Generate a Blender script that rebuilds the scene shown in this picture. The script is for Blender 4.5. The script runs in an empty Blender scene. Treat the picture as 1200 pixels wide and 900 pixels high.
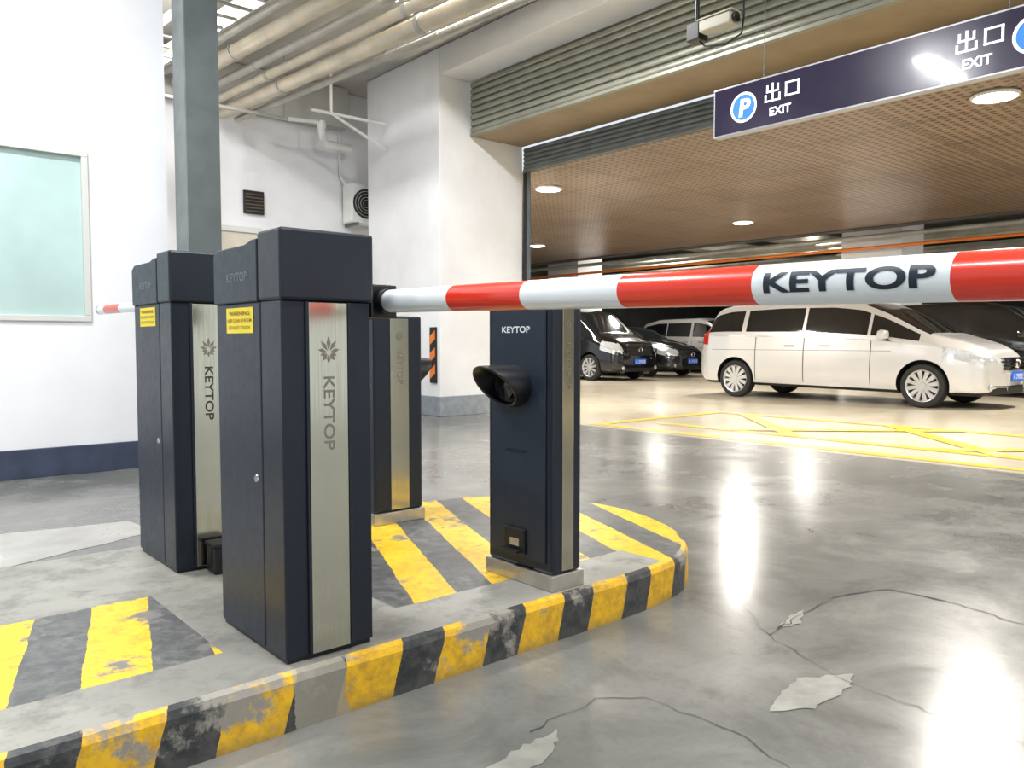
import bpy, bmesh, math, random
from mathutils import Vector, Matrix
random.seed(4)
SC=bpy.context.scene
COL=SC.collection
try:
    SC.view_settings.view_transform='Standard'
except Exception: pass

# ---------------------------------------------------------------- node helpers
class NT:
    def __init__(s,mat):
        s.t=mat.node_tree; s.n=s.t.nodes; s.l=s.t.links
    def put(s,inp,v):
        if v is None: return
        if isinstance(v,bpy.types.NodeSocket): s.l.new(v,inp)
        else:
            if hasattr(inp.default_value,'__len__') and isinstance(v,(tuple,list)) and len(v)==3 and len(inp.default_value)==4: v=(*v,1)
            inp.default_value=v
    def m(s,op,a,b=None,c=None):
        n=s.n.new('ShaderNodeMath'); n.operation=op
        s.put(n.inputs[0],a); s.put(n.inputs[1],b); s.put(n.inputs[2],c)
        return n.outputs[0]
    def mix(s,f,a,b):
        n=s.n.new('ShaderNodeMix'); n.data_type='RGBA'
        s.put(n.inputs[0],f); s.put(n.inputs[6],a); s.put(n.inputs[7],b)
        return n.outputs[2]
    def noise(s,vec,scale,detail=4,rough=.55,dist=0):
        n=s.n.new('ShaderNodeTexNoise'); s.put(n.inputs['Vector'],vec)
        n.inputs['Scale'].default_value=scale; n.inputs['Detail'].default_value=detail
        n.inputs['Roughness'].default_value=rough; n.inputs['Distortion'].default_value=dist
        return n.outputs[0]
    def rng(s,v,a,b,c=0,d=1):
        n=s.n.new('ShaderNodeMapRange'); n.clamp=True
        s.put(n.inputs[0],v)
        for i,q in enumerate((a,b,c,d)): n.inputs[i+1].default_value=q
        return n.outputs[0]
    def obj(s):
        n=s.n.new('ShaderNodeTexCoord'); return n
    def sep(s,v):
        n=s.n.new('ShaderNodeSeparateXYZ'); s.put(n.inputs[0],v); return n.outputs
    def bump(s,h,strength,dist=.01):
        n=s.n.new('ShaderNodeBump'); n.inputs['Strength'].default_value=strength; n.inputs['Distance'].default_value=dist
        s.put(n.inputs['Height'],h); return n.outputs[0]
def newmat(name):
    m=bpy.data.materials.new(name); m.use_nodes=True
    return m,NT(m),m.node_tree.nodes['Principled BSDF']
def M(name,col,rough=.5,metal=0,var=0,scale=6,bump=0,emis=None,es=0,coat=0,stretch=None,rv=.06):
    m,t,b=newmat(name)
    tc=t.obj().outputs['Object']
    if stretch:
        mp=t.n.new('ShaderNodeMapping'); t.put(mp.inputs[0],tc); mp.inputs['Scale'].default_value=stretch; tc=mp.outputs[0]
    ns=t.noise(tc,scale)
    f=t.rng(ns,.35,.7)
    dark=tuple(c*(1-var) for c in col)
    t.put(b.inputs['Base Color'],t.mix(f,(*col,1),(*dark,1)))
    if rv: t.put(b.inputs['Roughness'],t.rng(ns,.2,.8,max(0.02,rough-rv),min(1,rough+rv)))
    else: b.inputs['Roughness'].default_value=rough
    b.inputs['Metallic'].default_value=metal
    b.inputs['Coat Weight'].default_value=coat
    b.inputs['Coat Roughness'].default_value=.05
    if bump: t.put(b.inputs['Normal'],t.bump(ns,bump))
    if emis:
        b.inputs['Emission Color'].default_value=(*emis,1); b.inputs['Emission Strength'].default_value=es
    return m

NAVY=M('cabinet_navy_paint',(.012,.021,.038),.42,0,.1,30)
NAVY2=M('cabinet_hood_paint',(.007,.012,.022),.36,0,.1,30)
SILVER=M('brushed_steel',(.66,.635,.50),.17,1,.18,5,stretch=(60,60,.8),rv=.05)
PLINTH=M('plinth_steel',(.6,.58,.52),.35,.8,.25,12)
GREYTXT=M('etched_grey',(.19,.175,.14),.5)
TXTW=M('text_white',(.75,.78,.8),.5)
TXTS=M('text_silver',(.14,.17,.20),.45)
LABEL=M('label_yellow',(.85,.68,.02),.5)
BLACK=M('black_plastic',(.008,.009,.011),.35,0,.2)
RUB=M('rubber',(.012,.012,.012),.75)
RED=M('boom_red',(.74,.032,.010),.28,0,.03,20,coat=.4,rv=0)
WHITE=M('boom_white',(.80,.86,.89),.28,0,.02,20,coat=.4,rv=0)
INK=M('boom_ink',(.004,.012,.03),.4)
WALL=M('wall_white_paint',(.82,.83,.86),.75,0,.05,2,.05)
WALL2=M('wall_white_dusty',(.82,.82,.83),.8,0,.10,1.5,.08)
CEIL=M('ceiling_concrete',(.50,.49,.455),.85,0,.25,1.2,.1)
BASEB=M('baseboard_navy',(.045,.062,.11),.5,0,.35,8)
GREYB=M('column_base_grey',(.30,.33,.36),.6,0,.3,8)
STEEL=M('galvanised_steel',(.13,.155,.16),.5,.2,.18,5)
STEELL=M('steel_light_flange',(.24,.27,.27),.5,.2,.18,5)
PIPE=M('pipe_beige',(.64,.57,.44),.5,0,.25,3)
PIPEG=M('pipe_grey',(.46,.45,.40),.5,.1,.25,3)
PVC=M('pvc_white',(.75,.75,.72),.4)
SHUT=M('shutter_slats',(.31,.31,.25),.40,.4,.2,3)
SHUT2=M('shutter_slats_dark',(.20,.22,.22),.45,.4,.25,3)
SOFF=M('soffit_brown',(.30,.225,.14),.5,.1,.2,2)
FRAME=M('window_frame_alu',(.66,.67,.64),.4,.2)
GLASSW=M('window_glass_green',(.52,.70,.67),.05,.0,.3,.8,coat=.8,rv=.02)
SIGN=M('sign_face_indigo',(.014,.009,.032),.2,0,.1,3,emis=(.07,.045,.15),es=.16,coat=.5)
SIGNW=M('sign_letters',(.9,.9,.95),.4,emis=(.9,.92,1),es=.9)
SIGNB=M('sign_logo_blue',(.03,.2,.6),.4,emis=(.03,.2,.75),es=.6)
SIGNF=M('sign_frame',(.55,.56,.6),.35,.6)
ALU=M('aluminium',(.66,.66,.66),.3,.8)
LAMP=M('lamp_diffuser',(1,1,1),.5,emis=(1,.97,.92),es=20)
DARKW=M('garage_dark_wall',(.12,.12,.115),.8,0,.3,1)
HAZB=M('reflector_orange',(.8,.2,.02),.4)
CHROME=M('chrome',(.7,.7,.7),.15,1)
TYRE=M('tyre',(.014,.014,.014),.7,0,.2,20)
CGLASS=M('car_glass',(.010,.012,.013),.06,0,.1,3,coat=.5,rv=0)
HEADL=M('headlamp',(.75,.78,.8),.12,.4,.25,25,coat=1)
TAILL=M('taillamp',(.45,.02,.015),.15,coat=1)
PLATE=M('plate_blue',(.02,.14,.7),.4)
BEIGE=M('cctv_beige',(.5,.48,.38),.5)

# ---------------------------------------------------------------- mesh helpers
def empty(name,loc=(0,0,0),rz=0):
    e=bpy.data.objects.new(name,None); e.empty_display_size=.2
    e.location=loc; e.rotation_euler=(0,0,rz); COL.objects.link(e)
    return e
def link(o,parent,local=False):
    COL.objects.link(o)
    if parent is not None:
        o.parent=parent
        if not local:
            o.matrix_parent_inverse=(Matrix.Translation(parent.location)@parent.rotation_euler.to_matrix().to_4x4()).inverted()
    return o
def mesh(name,vs,fs,mats,parent=None,local=False,mi=None,smooth=False,recalc=True):
    me=bpy.data.meshes.new(name); me.from_pydata([tuple(v) for v in vs],[],fs)
    if not isinstance(mats,(list,tuple)): mats=[mats]
    for m in mats: me.materials.append(m)
    if mi: 
        for p,i in zip(me.polygons,mi): p.material_index=i
    if smooth:
        for p in me.polygons: p.use_smooth=True
    if recalc:
        bm=bmesh.new(); bm.from_mesh(me); bmesh.ops.recalc_face_normals(bm,faces=bm.faces); bm.to_mesh(me); bm.free()
    me.update()
    o=bpy.data.objects.new(name,me)
    return link(o,parent,local)
def bevel(o,w,seg=2):
    m=o.modifiers.new('bevel','BEVEL'); m.width=w; m.segments=seg; m.limit_method='ANGLE'; m.angle_limit=math.radians(35)
    return o
def box(name,a,b,mat,parent=None,bv=0,local=False):
    x0,y0,z0=a; x1,y1,z1=b
    vs=[(x,y,z) for z in(z0,z1) for y in(y0,y1) for x in(x0,x1)]
    fs=[(0,2,3,1),(4,5,7,6),(0,1,5,4),(2,6,7,3),(0,4,6,2),(1,3,7,5)]
    o=mesh(name,vs,fs,mat,parent,local)
    if bv: bevel(o,bv)
    return o
def tube(name,pts,r,mat,parent=None,local=False,n=20,cap=True,radii=None):
    pts=[Vector(p) for p in pts]; vs=[];fs=[]
    N=len(pts); prevu=None
    for i,p in enumerate(pts):
        d=(pts[min(i+1,N-1)]-pts[max(i-1,0)]).normalized()
        if prevu is None:
            u=d.orthogonal().normalized()
        else:
            u=(prevu-d*prevu.dot(d)).normalized()
        prevu=u; w=d.cross(u)
        rr=radii[i] if radii else r
        for k in range(n):
            a=2*math.pi*k/n; vs.append(p+rr*(math.cos(a)*u+math.sin(a)*w))
    for i in range(N-1):
        for k in range(n):
            fs.append((i*n+k,i*n+(k+1)%n,(i+1)*n+(k+1)%n,(i+1)*n+k))
    if cap:
        fs.append(tuple(range(n))[::-1]); fs.append(tuple((N-1)*n+k for k in range(n)))
    o=mesh(name,vs,fs,mat,parent,local,smooth=True)
    m=o.modifiers.new('es','EDGE_SPLIT'); m.split_angle=math.radians(40)
    return o
def lathe(name,prof,mat,parent,center,axis='Y',n=32,local=True):
    vs=[];fs=[]
    for (r,h) in prof:
        for k in range(n):
            a=2*math.pi*k/n
            if axis=='Y': v=(r*math.cos(a),h,r*math.sin(a))
            elif axis=='Z': v=(r*math.cos(a),r*math.sin(a),h)
            else: v=(h,r*math.cos(a),r*math.sin(a))
            vs.append(tuple(v[i]+center[i] for i in range(3)))
    for i in range(len(prof)-1):
        for k in range(n):
            fs.append((i*n+k,i*n+(k+1)%n,(i+1)*n+(k+1)%n,(i+1)*n+k))
    o=mesh(name,vs,fs,mat,parent,local,smooth=True)
    m=o.modifiers.new('es','EDGE_SPLIT'); m.split_angle=math.radians(40)
    return o
_tc={}
def textgeo(s,off=0.02,cuts=0):
    key=(s,off,cuts)
    if key in _tc: return _tc[key]
    cu=bpy.data.curves.new('t','FONT'); cu.body=s; cu.offset=off; cu.fill_mode='BOTH'; cu.resolution_u=6
    o=bpy.data.objects.new('t',cu); COL.objects.link(o)
    dg=bpy.context.evaluated_depsgraph_get(); dg.update()
    me=bpy.data.meshes.new_from_object(o.evaluated_get(dg))
    bpy.data.objects.remove(o)
    bm=bmesh.new(); bm.from_mesh(me)
    x0=min(v.co.x for v in bm.verts);x1=max(v.co.x for v in bm.verts);y0=min(v.co.y for v in bm.verts);y1=max(v.co.y for v in bm.verts)
    for v in bm.verts: v.co=((v.co.x-x0)/(x1-x0),(v.co.y-y0)/(y1-y0),0)
    for c in range(cuts):
        yy=(c+1)/(cuts+1)
        bmesh.ops.bisect_plane(bm,geom=bm.verts[:]+bm.edges[:]+bm.faces[:],plane_co=(0,yy,0),plane_no=(0,1,0))
    bm.verts.index_update()
    vs=[v.co.copy() for v in bm.verts]; fs=[tuple(v.index for v in f.verts) for f in bm.faces]
    bm.free(); _tc[key]=(vs,fs); return vs,fs
def text(name,s,org,R,U,w,h,mat,parent,off=.02,local=False):
    vs,fs=textgeo(s,off); org=Vector(org);R=Vector(R);U=Vector(U)
    return mesh(name,[org+R*(v.x*w)+U*(v.y*h) for v in vs],fs,mat,parent,local,recalc=False)
def quads(name,rects,org,R,U,mat,parent):
    org=Vector(org);R=Vector(R);U=Vector(U);vs=[];fs=[]
    for (x0,y0,x1,y1) in rects:
        b=len(vs)
        for x,y in((x0,y0),(x1,y0),(x1,y1),(x0,y1)): vs.append(org+R*x+U*y)
        fs.append((b,b+1,b+2,b+3))
    return mesh(name,vs,fs,mat,parent,recalc=False)

# ================================================================ ROOM
def floor_mat():
    m,t,b=newmat('floor_polished_concrete')
    co=t.obj().outputs['Object']; X,Y,Z=t.sep(co)
    n1=t.noise(co,.5,4,.55,.4); n2=t.noise(co,2.2,7,.68,.5); n3=t.noise(co,45,3)
    c=t.mix(t.rng(n1,.35,.65),(.130,.132,.122,1),(.230,.228,.210,1))
    c=t.mix(t.m('MULTIPLY',t.rng(n2,.50,.68),.45),c,(.31,.30,.27,1))
    c=t.mix(t.m('MULTIPLY',t.rng(n2,.46,.34),.45),c,(.085,.087,.082,1))
    c=t.mix(t.m('MULTIPLY',t.rng(n3,.5,.7),.14),c,(.09,.09,.085,1))
    cr=t.mix(t.rng(n1,.35,.65),(.54,.47,.34,1),(.61,.555,.43,1))
    cr=t.mix(t.m('MULTIPLY',t.rng(n2,.5,.72),.45),cr,(.42,.37,.27,1))
    edge=t.m('ADD',X,t.m('MULTIPLY',t.m('SUBTRACT',n2,.5),.12))
    c=t.mix(t.rng(edge,6.85,6.93),c,cr)
    t.put(b.inputs['Base Color'],c)
    t.put(b.inputs['Roughness'],t.rng(n2,.35,.65,.19,.27))
    b.inputs['Specular IOR Level'].default_value=.6
    t.put(b.inputs['Normal'],t.bump(n1,.02,.01))
    return m
FL=floor_mat()
mesh('floor',[(-6,-6,0),(34,-6,0),(34,22,0),(-6,22,0)],[(0,1,2,3)],FL)

def worn(name,col,under,thr=.5,scale=9,rough=.5):
    m,t,b=newmat(name)
    co=t.obj().outputs['Object']; n=t.noise(co,scale,7,.7); n2=t.noise(co,1.8,4)
    f=t.rng(t.m('ADD',n,t.m('MULTIPLY',t.m('SUBTRACT',n2,.5),.5)),thr,thr+.12)
    t.put(b.inputs['Base Color'],t.mix(f,(*col,1),(*under,1)))
    b.inputs['Roughness'].default_value=rough
    return m
YELF=worn('floor_marking_yellow',(.78,.54,.04),(.60,.50,.28),.53,4,.3)
def strip(pts2,w,z):
    (x0,y0),(x1,y1)=pts2; d=Vector((x1-x0,y1-y0)).normalized(); n=Vector((-d.y,d.x))*w/2
    return [(x0+n.x,y0+n.y,z),(x1+n.x,y1+n.y,z),(x1-n.x,y1-n.y,z),(x0-n.x,y0-n.y,z)]
vs=[];fs=[]
for k,(p,w) in enumerate([(((7.08,-2),(7.08,6.7)),.15),(((7.75,-2),(7.75,6.2)),.15),(((9.6,-2),(9.6,6.7)),.18),(((7.08,6.6),(9.6,6.6)),.16)]
    +[(((7.75,y),(9.6,y+1.8)),.17) for y in (-2,.2,2.4,4.4)]+[(((9.6,y),(7.75,y+1.8)),.17) for y in (1.2,3.4)]):
    b=len(vs); vs+=strip(p,w,.003+.0006*k); fs.append((b,b+1,b+2,b+3))
mesh('floor_marking',vs,fs,YELF,recalc=False)

CRK=M('crack_dark',(.045,.045,.04),.7)
REP=M('repair_plaster',(.33,.325,.29),.4,0,.3,14)
def crack(pts,w):
    P=[Vector((*p,0)) for p in pts]
    fine=[]
    for a,b in zip(P,P[1:]):
        n=max(2,int((b-a).length/.04))
        for i in range(n): 
            q=a.lerp(b,i/n); fine.append(q+Vector((random.uniform(-.012,.012),random.uniform(-.012,.012),0)))
    fine.append(P[-1]); vs=[];fs=[]
    for i,q in enumerate(fine):
        d=(fine[min(i+1,len(fine)-1)]-fine[max(i-1,0)]).normalized(); n=Vector((-d.y,d.x,0))*w*random.uniform(.25,1)
        vs+=[q+n+Vector((0,0,.0025)),q-n+Vector((0,0,.0025))]
        if i: b=2*i; fs.append((b-2,b-1,b+1,b))
    return vs,fs
vs=[];fs=[]
for pts,w in [([(2.65,1.72),(2.41,1.45),(2.25,1.10),(2.24,.66),(2.3,0)],.002),
              ([(2.41,1.45),(2.7,1.48),(2.98,1.5)],.003),([(2.98,1.5),(3.25,1.41),(3.26,1.19)],.007),([(3.26,1.19),(3.2,.944),(3.3,.4)],.003),
              ([(1.34,1.49),(1.60,1.50),(1.72,1.42),(1.745,1.135),(1.687,.961),(1.6,.6)],.002)]:
    v,f=crack(pts,w); b=len(vs); vs+=v; fs+=[tuple(i+b for i in q) for q in f]
mesh('floor_crack',vs,fs,CRK,recalc=False)
def blob(pts,z=.002):
    P=[Vector((*p,z)) for p in pts];out=[];n=len(P)
    for i in range(n):
        a=P[i];b=P[(i+1)%n]
        for k in range(6):
            q=a.lerp(b,k/6); out.append(q+Vector((random.uniform(-.008,.008),random.uniform(-.008,.008),0)))
    return out
vs=[];fs=[]
for pts in ([(1.91,1.138),(2.05,1.19),(2.175,1.2),(2.33,1.107),(2.23,1.073),(2.02,1.07)],
            [(1.15,1.42),(1.28,1.445),(1.41,1.45),(1.32,1.37),(1.15,1.33)],
            [(2.5,1.46),(2.62,1.50),(2.75,1.5),(2.6,1.44)]):
    o=blob(pts); b=len(vs); vs+=o; fs.append(tuple(range(b,b+len(o))))
mesh('floor_repair_patch',vs,fs,REP,recalc=False)
vs=blob([(-.6,4.25),(.5,4.1),(1.3,4.4),(1.25,4.75),(.2,4.95),(-.8,5.0)],.0015)  # pale polygon: reflected light on the lane floor, put into its colour
mesh('floor_highlight_patch',vs,[tuple(range(len(vs)))],M('painted_highlight',(.42,.41,.38),.3,0,.25,5),recalc=False)

# walls
wx0,wx1,wz0,wz1=-.6,1.55,1.16,2.45
mesh('wall_left',[(-6,6.75,0),(2.13,6.75,0),(2.13,6.75,4.85),(-6,6.75,4.85),(wx0,6.75,wz0),(wx1,6.75,wz0),(wx1,6.75,wz1),(wx0,6.75,wz1),
   (-6,6.95,0),(2.13,6.95,0),(2.13,6.95,4.85),(-6,6.95,4.85),(wx0,6.95,wz0),(wx1,6.95,wz0),(wx1,6.95,wz1),(wx0,6.95,wz1)],
   [(0,1,5,4),(1,2,6,5),(2,3,7,6),(3,0,4,7),(8,12,13,9),(9,13,14,10),(10,14,15,11),(11,15,12,8),(1,9,10,2),(4,5,13,12),(5,6,14,13),(6,7,15,14),(7,4,12,15),(2,10,11,3),(0,3,11,8),(0,8,9,1)],WALL)
box('baseboard_left',(-6,6.72,0),(2.12,6.748,.215),BASEB,bv=.004)
w=empty('window_1',(.475,6.8,1.8))
f=.045
box('frame_bottom',(wx0,6.73,wz0),(wx1,6.82,wz0+f),FRAME,w,.004); box('frame_top',(wx0,6.73,wz1-f),(wx1,6.82,wz1),FRAME,w,.004)
box('frame_left',(wx0,6.73,wz0+f),(wx0+f,6.82,wz1-f),FRAME,w,.004); box('frame_right',(wx1-f,6.73,wz0+f),(wx1,6.82,wz1-f),FRAME,w,.004)
box('mullion',(.1,6.75,wz0+f),(.14,6.80,wz1-f),FRAME,w,.003)
box('glass',(wx0+f,6.77,wz0+f),(wx1-f,6.785,wz1-f),GLASSW,w)
box('wall_side',(1.95,6.96,0),(2.12,11.2,4.85),WALL2)
c=empty('steel_column',(2.32,6.6,0))
box('flange_front',(2.20,6.46,0),(2.46,6.475,4.85),STEEL,c,.003); box('flange_back',(2.20,6.70,0),(2.46,6.715,4.85),STEEL,c,.003)
box('web',(2.33,6.475,0),(2.345,6.70,4.85),STEELL,c)
box('base_plate',(2.17,6.41,0),(2.51,6.717,.02),STEEL,c,.003)
box('side_channel',(2.185,6.46,0),(2.1995,6.715,4.85),STEELL,c,.003)
# recess
box('wall_back',(2.12,11.2,0),(8.5,11.4,4.85),WALL2)
box('beam_back',(2.12,10.95,4.25),(6.15,11.19,4.84),CEIL)
box('baseboard_back',(2.13,11.17,0),(6.2,11.199,.22),BASEB)
d=empty('door_1',(4.3,11.15,0))
box('leaf',(3.9,11.14,0.01),(4.75,11.18,2.56),M('door_cream',(.66,.6,.5),.5,0,.1),d,.004)
box('jamb_left',(3.82,11.12,0),(3.9,11.2,2.64),FRAME,d); box('jamb_right',(4.75,11.12,0),(4.83,11.2,2.64),FRAME,d); box('head',(3.9,11.12,2.56),(4.75,11.2,2.64),FRAME,d)
lathe('knob',[(0.001,-.05),(.025,-.05),(.03,-.03),(.012,-.01),(.012,0)],ALU,d,(4.68,11.14,1.05),'Y',16,local=False)
v=empty('vent_grille',(4.73,11.17,3.0))
box('plate',(4.58,11.16,2.84),(4.88,11.2,3.17),BLACK,v,.004)
VB=M('vent_brown',(.12,.08,.045),.6)
for i in range(6): box('louvre_%d'%i,(4.60,11.145,2.87+i*.048),(4.86,11.17,2.885+i*.048),VB,v)
box('pillar',(6.2,8.65,0),(7.66,10.48,4.85),WALL2,bv=.01)
p=empty('trim_1',(6.9,9.5,0))
box('plinth',(6.175,8.625,0),(7.66,10.5,.27),GREYB,p,.008)
h=empty('hazard_reflector',(6.19,8.8,.8))
box('board',(6.17,8.72,.45),(6.198,8.86,1.2),BLACK,h,.003)
for i in range(3):
    z=.5+i*.23
    mesh('stripe_%d'%i,[(6.168,8.85,z),(6.168,8.73,z+.08),(6.168,8.73,z+.2),(6.168,8.85,z+.12)],[(0,1,2,3)],HAZB,h,recalc=False)
a=empty('air_conditioner_unit',(6.6,11,2.8))
box('casing',(6.14,10.85,2.83),(6.94,11.15,3.42),PVC,a,.02)
lathe('fan_ring',[(.225,0),(.225,-.02),(.205,-.02),(.19,.0),(.001,.0)],BLACK,a,(6.38,10.848,3.125),'Y',32,local=False)
for i in range(4): lathe('guard_%d'%i,[(.05+.045*i,-.015),(.055+.045*i,-.02),(.06+.045*i,-.015)],PIPEG,a,(6.38,10.845,3.125),'Y',28,local=False)
for x in(6.2,6.85): box('bracket_%d'%int(x*10),(x,10.82,2.79),(x+.04,11.19,2.83),STEEL,a)
tube('hose',[(6.2,11.1,3.40),(6.12,11.12,3.5),(6.1,11.15,3.6),(6.1,11.15,4.2)],.018,PVC,a)

# header
box('beam_gate',(6.2,-5,4.50),(6.70,8.64,4.85),WALL2,bv=.01)
def shutter(name,A,z0,z1,mat,pitch,amp):
    e=empty(name,(A,2,z0)); n=int(round((z1-z0)/pitch)); prof=[]
    for i in range(n):
        z=z0+i*pitch
        prof+=[(A,z),(A-amp*.8,z+pitch*.12),(A-amp,z+pitch*.35),(A-amp,z+pitch*.6),(A-amp*.8,z+pitch*.82),(A,z+pitch*.94)]
    prof.append((A,z1))
    vs=[];fs=[]
    for (x,z) in prof: vs+=[(x,-5,z),(x,8.63,z)]
    for i in range(len(prof)-1): fs.append((2*i,2*i+1,2*i+3,2*i+2))
    mesh('curtain',vs,fs,mat,e)
    box('bottom_bar',(A-amp-.01,-5,z0-.04),(A+.02,8.63,z0),mat,e,.004)
    return e
shutter('roller_shutter',6.74,3.82,4.50,SHUT,.085,.035)
shutter('roller_shutter',7.68,3.47,3.77,SHUT2,.06,.02)
box('soffit_gate',(6.765,-5,3.785),(7.64,8.64,3.86),SOFF)
tr=empty('shutter_guide_rail',(7.66,8.6,1.7))
box('channel_a',(7.665,8.56,0),(7.72,8.64,3.42),BLACK,tr,.003); box('channel_b',(7.665,8.50,0),(7.685,8.56,3.42),STEEL,tr)

box('ceiling',(-6,-6,4.86),(7.66,11.4,5.0),CEIL)
box('beam_lane',(5.35,-5,4.55),(5.65,8.6,4.85),CEIL,bv=.01)
def perf():
    m,t,b=newmat('ceiling_perforated_panels')
    co=t.obj().outputs['Object']; X,Y,Z=t.sep(co)
    def cell(v,p): 
        f=t.m('FRACT',t.m('DIVIDE',v,p)); return t.m('ABSOLUTE',t.m('SUBTRACT',f,.5))
    a=cell(X,.11); c=cell(Y,.11)
    hole=t.m('MULTIPLY',t.m('LESS_THAN',a,.27),t.m('LESS_THAN',c,.27))
    seam=t.m('MAXIMUM',t.m('GREATER_THAN',cell(X,1.32),.488),t.m('GREATER_THAN',cell(Y,1.32),.488))
    n=t.noise(co,.8,3)
    base=t.mix(t.rng(n,.35,.65),(.385,.285,.205,1),(.30,.22,.155,1))
    c2=t.mix(t.m('MULTIPLY',hole,.75),base,(.05,.032,.022,1)); c2=t.mix(t.m('MULTIPLY',seam,.6),c2,(.10,.07,.045,1))
    t.put(b.inputs['Base Color'],c2); b.inputs['Roughness'].default_value=.36; b.inputs['Metallic'].default_value=.25
    return m
box('ceiling_garage',(7.72,-6,3.43),(16.8,21,3.47),perf())
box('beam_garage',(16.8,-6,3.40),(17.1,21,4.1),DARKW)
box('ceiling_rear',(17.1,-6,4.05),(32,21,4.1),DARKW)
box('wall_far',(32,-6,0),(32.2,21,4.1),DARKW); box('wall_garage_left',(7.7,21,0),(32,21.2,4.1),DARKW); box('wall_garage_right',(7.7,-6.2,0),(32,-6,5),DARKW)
for (x,y) in ((17.6,7.55),(17.6,17.3),(17.6,-2.2)):
    box('concrete_pillar',(x,y,0),(x+1.1,y+1.35,4.04),WALL2,bv=.01)
pp=empty('ceiling_pipework',(18,8,3.3))
for i,(A,z,r,m) in enumerate([(17.25,3.28,.05,PIPEG),(17.35,3.05,.035,HAZB),(19.5,3.5,.11,PIPEG),(20.1,3.45,.06,PIPE),(20.6,3.25,.09,PIPEG),(23,3.4,.12,PIPEG),(24,3.2,.05,PVC)]):
    tube('pipe_%d'%i,[(A,-5.5,z),(A,20.5,z)],r,m,pp)
for i,y in enumerate((3,10.5,13)): box('duct_%d'%i,(17.3,y,3.5),(26,y+.5,3.8),PIPEG,pp)

# recess ceiling pipes
pe=empty('overhead_pipework',(4,8,4.3))
def PX(A,y): return A+.08*(11.0-y)
for i,(A,z,r,m) in enumerate([(4.20,4.13,.085,PIPE),(4.40,4.07,.04,PIPEG),(4.02,4.22,.055,PIPE),(3.86,4.30,.05,PIPEG),(3.62,4.40,.09,PIPE),(3.44,4.50,.045,PIPEG),(3.2,4.55,.06,PIPE),(4.62,4.20,.03,PVC)]):
    tube('pipe_%d'%i,[(PX(A,-3),-3,z),(PX(A,10.94),10.94,z)],r,m,pe)
    for y in (6.6,9.3): tube('collar_%d_%d'%(i,int(y)),[(PX(A,y),y,z),(PX(A,y+.06),y+.06,z)],r*1.15,PIPEG,pe)
for y in (10.2,):
    x0=PX(3.1,y); x1=PX(4.75,y)
    box('hanger_bar_%d'%int(y*10),(x0,y,3.985),(x1,y+.04,4.02),PIPEG,pe)
    for x in (x0+.03,x1-.05): box('hanger_rod_%d_%d'%(int(y*10),int(x*10)),(x,y+.01,4.0),(x+.016,y+.026,4.85),PIPEG,pe)
ct=empty('cable_tray',(3,8,4.3))
vs=[];fs=[]
def tb(x0,x1,y0,y1,z0,z1):
    b=len(vs); 
    for z in(z0,z1):
        for y in(y0,y1):
            for x in(x0,x1): vs.append((x+.08*(11-y),y,z))
    fs.extend([tuple(b+q for q in f) for f in [(0,2,3,1),(4,5,7,6),(0,1,5,4),(2,6,7,3),(0,4,6,2),(1,3,7,5)]])
tb(2.45,2.48,-3,10.9,4.15,4.27); tb(2.9,2.93,-3,10.9,4.15,4.27)
for i in range(46): tb(2.48,2.9,-3+i*.3,-2.96+i*.3,4.16,4.18)
for i in range(46): tb(2.935,2.94,-3+i*.3,-2.86+i*.3,4.19,4.23)
mesh('tray_ladder',vs,fs,PIPEG,ct)
dr=empty('drain_pipe',(5.4,11,4))
tube('pipe',[(5.62,10.80,4.24),(5.62,10.80,4.08),(5.64,10.81,3.98),(5.72,10.83,3.93),(6.12,10.85,3.93)],.055,PVC,dr)
tube('socket',[(5.62,10.80,4.2),(5.62,10.80,4.13)],.067,PVC,dr)
tube('branch',[(5.62,10.80,4.22),(5.1,10.80,4.18)],.03,PVC,dr)
tube('strut_a',[(6.15,9.9,3.75),(5.3,9.9,4.1),(5.3,9.9,4.85)],.022,PVC,dr); tube('strut_b',[(6.15,9.9,4.1),(5.0,9.9,4.1)],.022,PVC,dr)

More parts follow.
